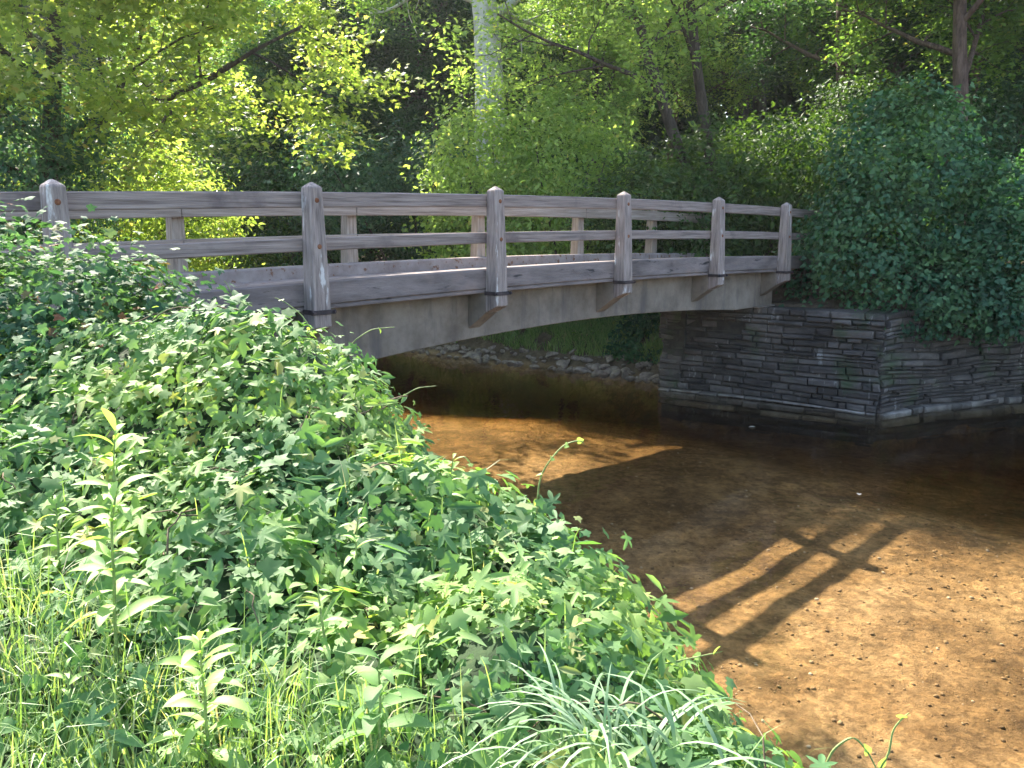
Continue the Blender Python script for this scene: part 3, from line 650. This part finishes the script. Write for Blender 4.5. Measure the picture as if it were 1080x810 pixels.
bar('kerb_ledge', M['fascia'], YN+.012, YN+.262, -.802, -.848, 4.9, 17.3, bev=.008)
bar('kerb_ledge', M['fascia'], YF-.262, YF-.012, -.802, -.848, 4.9, 17.3, bev=.008)
gb = lambda s: EZ-1.455-.0088*(s-11)**2 if s < 15.6 else EZ-1.455-.0088*4.6**2
for y0 in (YN+.34, YF-.64, 9.55):
    bar('girder', M['concrete'], y0, y0+.30, -.842, gb, 4.95, 17.2, ds=.3, bev=.012)
for y in (YN+.49, YF-.49):
    me = MB().box(16.35, 17.1, y-.28, y+.28, 1.985, EZ-1.455-.0088*4.6**2-.003).mesh('bearing_block'); link('bearing_block', bevel_mesh(me, .012), M['concrete'], bridge)
posts = [-2.95, 0.0, 2.79, 5.42, 8.27, 11.15, 14.05, 16.75, 19.3]
def post_obj(s, side):
    near = side < 0; yo = YN if near else YF; sg = -1 if near else 1
    zc = EZ+camb(s)
    tt, bt = .082, .112; y_in = yo
    h0, h1 = zc-1.02, zc+.50
    def ring(z, w, dth): return [(s-w, y_in, z), (s+w, y_in, z), (s+w, y_in+sg*dth, z), (s-w, y_in+sg*dth, z)]
    over = 5.2 < s < 17.6
    zb = h0 if over else zc-1.6
    V = ring(zb, bt, .21)+ring(zc-.55, .105, .205)+ring(h1, tt, .17)
    if over:
        V[2] = (V[2][0], V[2][1], zb); V[3] = (V[3][0], V[3][1], zb)
        for i in (0, 1): V[i] = (V[i][0], V[i][1], zb-.10)
    V += [(s-.02, y_in+sg*.075, h1+.055), (s+.02, y_in+sg*.075, h1+.055), (s+.02, y_in+sg*.095, h1+.055), (s-.02, y_in+sg*.095, h1+.055)]
    F = [(0, 3, 2, 1), (12, 13, 14, 15)]
    for k in range(3):
        for j in range(4): F.append((k*4+j, k*4+(j+1) % 4, k*4+4+(j+1) % 4, k*4+4+j))
    me = mesh_np('post', np.array(V), np.array(F)); bm = bmesh.new(); bm.from_mesh(me); bmesh.ops.recalc_face_normals(bm, faces=bm.faces[:]); bm.to_mesh(me); bm.free()
    bevel_mesh(me, .012, 1)
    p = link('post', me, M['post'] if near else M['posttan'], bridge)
    # iron strap round the post at the kerb's lower edge
    m = MB(); z0, z1 = zc-.875, zc-.825; w = .125; y1 = y_in+sg*.225
    ya, yb = sorted((y_in+sg*.0, y1))
    m.box(s-w, s-w+.014, ya, yb, z0, z1); m.box(s+w-.014, s+w, ya, yb, z0, z1)
    fa, fb = sorted((y1, y1-sg*.014)); m.box(s-w-.03, s+w+.03, fa+sg*.002, fb+sg*.002, z0, z1)
    link('strap', m.mesh('strap'), M['iron'], p)
    for dz, mt in ((.36, 'rust'), (-.135, 'rust')):
        b = bmesh.new(); bmesh.ops.create_uvsphere(b, u_segments=10, v_segments=6, radius=.028)
        t = (dz+.9)/1.4; yy = y_in+sg*(.205-.035*max(0, min(1, (dz+.55)/1.05)))
        for v in b.verts: v.co = Vector((s+v.co.x, yy+v.co.y*.5, zc+dz+v.co.z))
        me = bpy.data.meshes.new('bolt'); b.to_mesh(me); b.free(); link('bolt', me, M[mt], p)
    for dx in (-.135, .135):
        b = MB().box(s+dx-.016, s+dx+.016, *sorted((y1+sg*.003, y1+sg*.03)), (z0+z1)/2-.014, (z0+z1)/2+.014); link('bolt', bevel_mesh(b.mesh('bolt'), .004), M['iron'], p)
    # cantilevered bracket from girder to post, its underside rising outwards
    if over:
        yi = (YN+.34) if near else (YF-.34); w = .113
        zt = zc-.852; V = [(s-w, yi, zt), (s+w, yi, zt), (s+w, y_in+sg*-.003, zt), (s-w, y_in-sg*.003, zt), (s-w, yi, zc-1.36), (s+w, yi, zc-1.36), (s+w, y_in-sg*.003, zc-1.125), (s-w, y_in-sg*.003, zc-1.125)]
        me = mesh_np('bracket', np.array(V), np.array([(0, 1, 2, 3), (4, 7, 6, 5), (0, 4, 5, 1), (1, 5, 6, 2), (2, 6, 7, 3), (3, 7, 4, 0)]))
        bm = bmesh.new(); bm.from_mesh(me); bmesh.ops.recalc_face_normals(bm, faces=bm.faces[:]); bm.to_mesh(me); bm.free()
        link('bracket', bevel_mesh(me, .01), M['concrete'], bridge)
for s in posts:
    post_obj(s, -1); post_obj(s, 1)
for a, b in zip(posts[:-1], posts[1:]):
    bar('top_rail', M['timber'], YN+.003, YN+.13, .455, .285, a+.004, b-.004)
    bar('middle_rail', M['timber'], YN+.003, YN+.13, -.045, -.19, a+.004, b-.004)
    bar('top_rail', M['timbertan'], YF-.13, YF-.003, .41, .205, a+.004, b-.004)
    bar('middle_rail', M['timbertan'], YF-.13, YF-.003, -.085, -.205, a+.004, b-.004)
# approach road on the far bank
V = []; ss = np.arange(S1+.02, 60, 1.0)
for s in ss:
    for m in (YN+.1, YF-.1): x, y, _ = W(s, m); V.append((x, y, max(EZ-.70+camb(S1), gz(x, y)+.05)))
F = [(2*i, 2*i+2, 2*i+3, 2*i+1) for i in range(len(ss)-1)]
link('road', mesh_np('road', np.array(V), np.array(F)), M['deck'], kind='structure')

# ---------------------------------------------------------------- single weeds, sedge and tendrils
def lance(L, w, droop=.5, seg=6):
    t = np.linspace(0, 1, seg+1); x = L*(t-.12*droop*t**2); z = -L*droop*t**2*.6+L*.1*t; ww = w*np.sin(math.pi*np.clip(t*.96+.02, 0, 1))**.8*.5; ww[0] = w*.06; ww[-1] = 0.001
    V = []
    for i in range(seg+1): V += [(x[i], -ww[i], z[i]+ww[i]*.35), (x[i], 0, z[i]), (x[i], ww[i], z[i]+ww[i]*.35)]
    F = []
    for i in range(seg):
        a = 3*i; F += [(a, a+3, a+4, a+1), (a+1, a+4, a+5, a+2)]
    return np.array(V), np.array(F)
def weed(loc, H, lean, nl, Lf, w, mat, label, up=.5, bottom=.1):
    e = empty('tall_weed', loc, label=label, cat='weed')
    t = np.linspace(0, 1, 9)[:, None]; P = t*np.array([[lean[0], lean[1], 1]])*H; P[:, 0] += lean[0]*.5*H*(t[:, 0]**2)
    P += rng.normal(0, H*.004, P.shape)
    link('stem', MB().tube(P, np.linspace(.0065, .002, 9), 6).mesh('stem', True), M['stem'], e)
    for k in range(nl):
        f = bottom+(1-bottom)*(k/(nl-1))**.8; i = f*8; p = np.array([np.interp(i, range(9), P[:, c]) for c in range(3)])
        a = k*2.4+rng.random()*1.1; el = .15+up*f+rng.normal(0, .24); sc = (1.05-.5*f)*(.65+.5*rng.random())
        V, F = lance(Lf*sc, w*sc, .55+.5*rng.random())
        Rm = np.array(Matrix.Rotation(a, 3, 'Z') @ Matrix.Rotation(-el, 3, 'Y') @ Matrix.Rotation(rng.normal(0, .2), 3, 'X'))
        link('leaf', mesh_np('leaf', V@Rm.T+p, F, True), mat, e)
    return e
def gp(px, py, d, dz=-.08): p = at(px, py, d); return (p[0], p[1], float(HV(np.array([p[0]]), np.array([p[1]]))[0])+dz)
weed(gp(118, 655, 2.55), .80, (.05, 0), 34, .20, .05, M['weedleaf'], 'tallest pale green weed standing upright above the left vines', .6, .2)
weed(gp(222, 800, 2.15), .42, (-.02, .02), 24, .19, .056, M['weedleaf'], 'pale leafy weed rising from the grass at the bottom edge')
weed(gp(58, 560, 3.1), .34, (.03, 0), 12, .12, .03, M['weedleaf'], 'small weed left of the tallest weed')
weed(gp(400, 800, 2.1), .36, (.02, 0), 18, .20, .075, M['vine'], 'broad-leaved weed at the bottom edge left of the sedge', .5)
weed(gp(345, 690, 2.5), .30, (-.05, 0), 12, .11, .026, M['weedleaf'], 'thin weed among the vines above the broad-leaved weed')
weed(gp(372, 570, 3.1), .32, (.05, 0), 12, .11, .028, M['weedleaf'], 'narrow-leaved weed poking out of the middle of the vines')
weed(gp(75, 760, 2.3), .26, (0, 0), 12, .12, .03, M['weedleaf'], 'short weed in the grass at the lower left')
weed(gp(470, 560, 3.5), .25, (.1, 0), 12, .12, .026, M['weedleaf'], 'narrow-leaved weed on the crest of the vine bank')

def clump(name, loc, n, L, w, bend, mat, **k):
    P = np.zeros((n, 3))+rng.normal(0, .05, (n, 3))*[1, 1, 0]
    V, F = blades(P, L*(.6+.5*rng.random(n)), w*(.7+.5*rng.random(n)), .15+.5*rng.random(n), .35+.55*rng.random(n), 9, np.array(bend))
    e = empty(name, loc, **k); link('blades', mesh_np('blades', V, F, True), mat, e); return e
clump('sedge_clump', gp(625, 820, 2.12, -.08), 40, .38, .010, (-.75, .25, 0), M['sedge'], label='pale striped sedge arching over at the bottom centre', cat='sedge')
clump('sedge_clump', gp(690, 825, 2.1, -.1), 26, .36, .012, (-.3, .3, 0), M['sedge'], label='smaller pale sedge right beside the arching clump', cat='sedge')

def tendril(pts, r, label, curl=0, leaves=3):
    P = np.array([at(*p) for p in pts]); o = P[0].copy()
    t = np.linspace(0, 1, 24); u = np.linspace(0, 1, len(P)); Q = np.stack([np.interp(t, u, P[:, c]) for c in range(3)], 1)
    for _ in range(4): Q[1:-1] = (Q[:-2]+2*Q[1:-1]+Q[2:])/4
    if curl:
        c = np.linspace(0, 5, 14)[1:]; d = Q[-1]-Q[-2]; d /= np.linalg.norm(d); up = np.array([0, 0, 1.]); 
        sd = np.cross(d, [0, 1, 0]); rr = curl*(1-c/7); cen = Q[-1]-sd*curl
        Q = np.concatenate([Q, cen+rr[:, None]*(np.cos(c)[:, None]*sd+np.sin(c)[:, None]*d)])
    e = empty('vine_tendril', tuple(o), label=label, cat='tendril')
    link('stem', MB().tube(Q-o, np.linspace(r, r*.5, len(Q)), 5).mesh('stem', True), M['stem'], e)
    if leaves:
        idx = np.linspace(2, 18, leaves).astype(int)
        for q in Q[idx]:
            V, F = scatter(HEART, (q-o)[None], frame(rdir(1, .8), rdir(1)), [.035]); link('leaf', mesh_np('leaf', V, F), M['weedleaf'], e)
tendril([(566, 545, 3.6), (568, 505, 3.6), (580, 485, 3.6), (595, 468, 3.6), (612, 464, 3.6), (616, 468, 3.6)], .0045, 'curling vine tendril standing up before the sunlit water', 0, 5)
tendril([(362, 375, 4.6), (375, 358, 4.6), (392, 347, 4.6), (416, 345, 4.6)], .0045, 'thin vine tendril reaching right in front of the girder', 0, 2)
tendril([(408, 428, 4.4), (425, 418, 4.4), (440, 409, 4.4), (460, 407, 4.4)], .004, 'short vine tendril over the dark water by the bank', 0, 0)
tendril([(868, 815, 2.35), (878, 790, 2.35), (900, 775, 2.35), (915, 792, 2.35), (925, 812, 2.3)], .0045, 'arched vine tendril low at the bottom right', 0, 2)
tendril([(925, 815, 2.3), (938, 795, 2.3), (941, 770, 2.3), (952, 757, 2.3), (959, 752, 2.3)], .004, 'tendril with a hooked tip furthest right at the bottom edge', 0, 2)
tendril([(250, 345, 5.0), (248, 318, 5.0), (240, 300, 5.0), (236, 296, 5.0)], .004, 'upright vine shoot in front of the bridge kerb', 0, 1)
tendril([(330, 350, 4.7), (318, 332, 4.7), (300, 318, 4.7), (290, 314, 4.7)], .004, 'vine shoot curling left beside the large post', 0, 2)
tendril([(700, 700, 2.7), (725, 695, 2.7), (748, 690, 2.7), (762, 687, 2.7)], .003, 'leafy shoot reaching out over the water at lower right', 0, 4)

hz, nt, o = newmat('haze'); pv = N(nt, 'VolumePrincipled'); pv.inputs['Color'].default_value = (.93, .95, 1, 1); pv.inputs['Density'].default_value = .00032; pv.inputs['Anisotropy'].default_value = .5
nt.links.new(pv.outputs[0], o.inputs['Volume'])
link('haze', MB().box(-290, 290, -290, 290, -5, 62).mesh('haze'), hz, kind='stuff', label='thin bright summer haze in the air over the river', cat='haze')
# ---------------------------------------------------------------- camera, light
cam = bpy.data.cameras.new('camera'); co = bpy.data.objects.new('camera', cam); COL.objects.link(co)
cam.lens = 30; cam.sensor_width = 36; cam.clip_end = 2000; cam.clip_start = .05
co.location = (0, 0, EZ); co.rotation_euler = (math.pi/2-PITCH, 0, 0); C.camera = co
sdir = Vector((-.549, 1.023, 1.0)).normalized(); el = math.asin(sdir.z)
sun = bpy.data.lights.new('sun', 'SUN'); so = bpy.data.objects.new('sun', sun); COL.objects.link(so)
sun.energy = 4.8; sun.angle = math.radians(.55); sun.color = (1, .92, .80)
so.rotation_euler = sdir.to_track_quat('Z', 'Y').to_euler(); so.location = (0, 0, 30)
w = bpy.data.worlds.new('World'); C.world = w; w.use_nodes = True; nt = w.node_tree
sky = nt.nodes.new('ShaderNodeTexSky'); sky.sky_type = 'NISHITA'; sky.sun_disc = False
sky.sun_elevation = el; sky.sun_rotation = math.atan2(sdir.x, sdir.y); sky.dust_density = 2; sky.air_density = 1
bg = nt.nodes['Background']; bg.inputs[1].default_value = .135; nt.links.new(sky.outputs[0], bg.inputs[0])
C.view_settings.view_transform = 'Standard'; C.view_settings.look = 'None'; C.view_settings.gamma = 1; C.view_settings.exposure = 2.15
C.render.engine = 'CYCLES'; cy = C.cycles; cy.use_denoising = True; cy.max_bounces = 7; cy.diffuse_bounces = 4; cy.glossy_bounces = 3; cy.transmission_bounces = 6; cy.transparent_max_bounces = 8
cy.caustics_reflective = False; cy.caustics_refractive = False; cy.use_adaptive_sampling = True; cy.adaptive_threshold = .02
print('tree leaves', n0, n1, n2, n3, n4, n5)
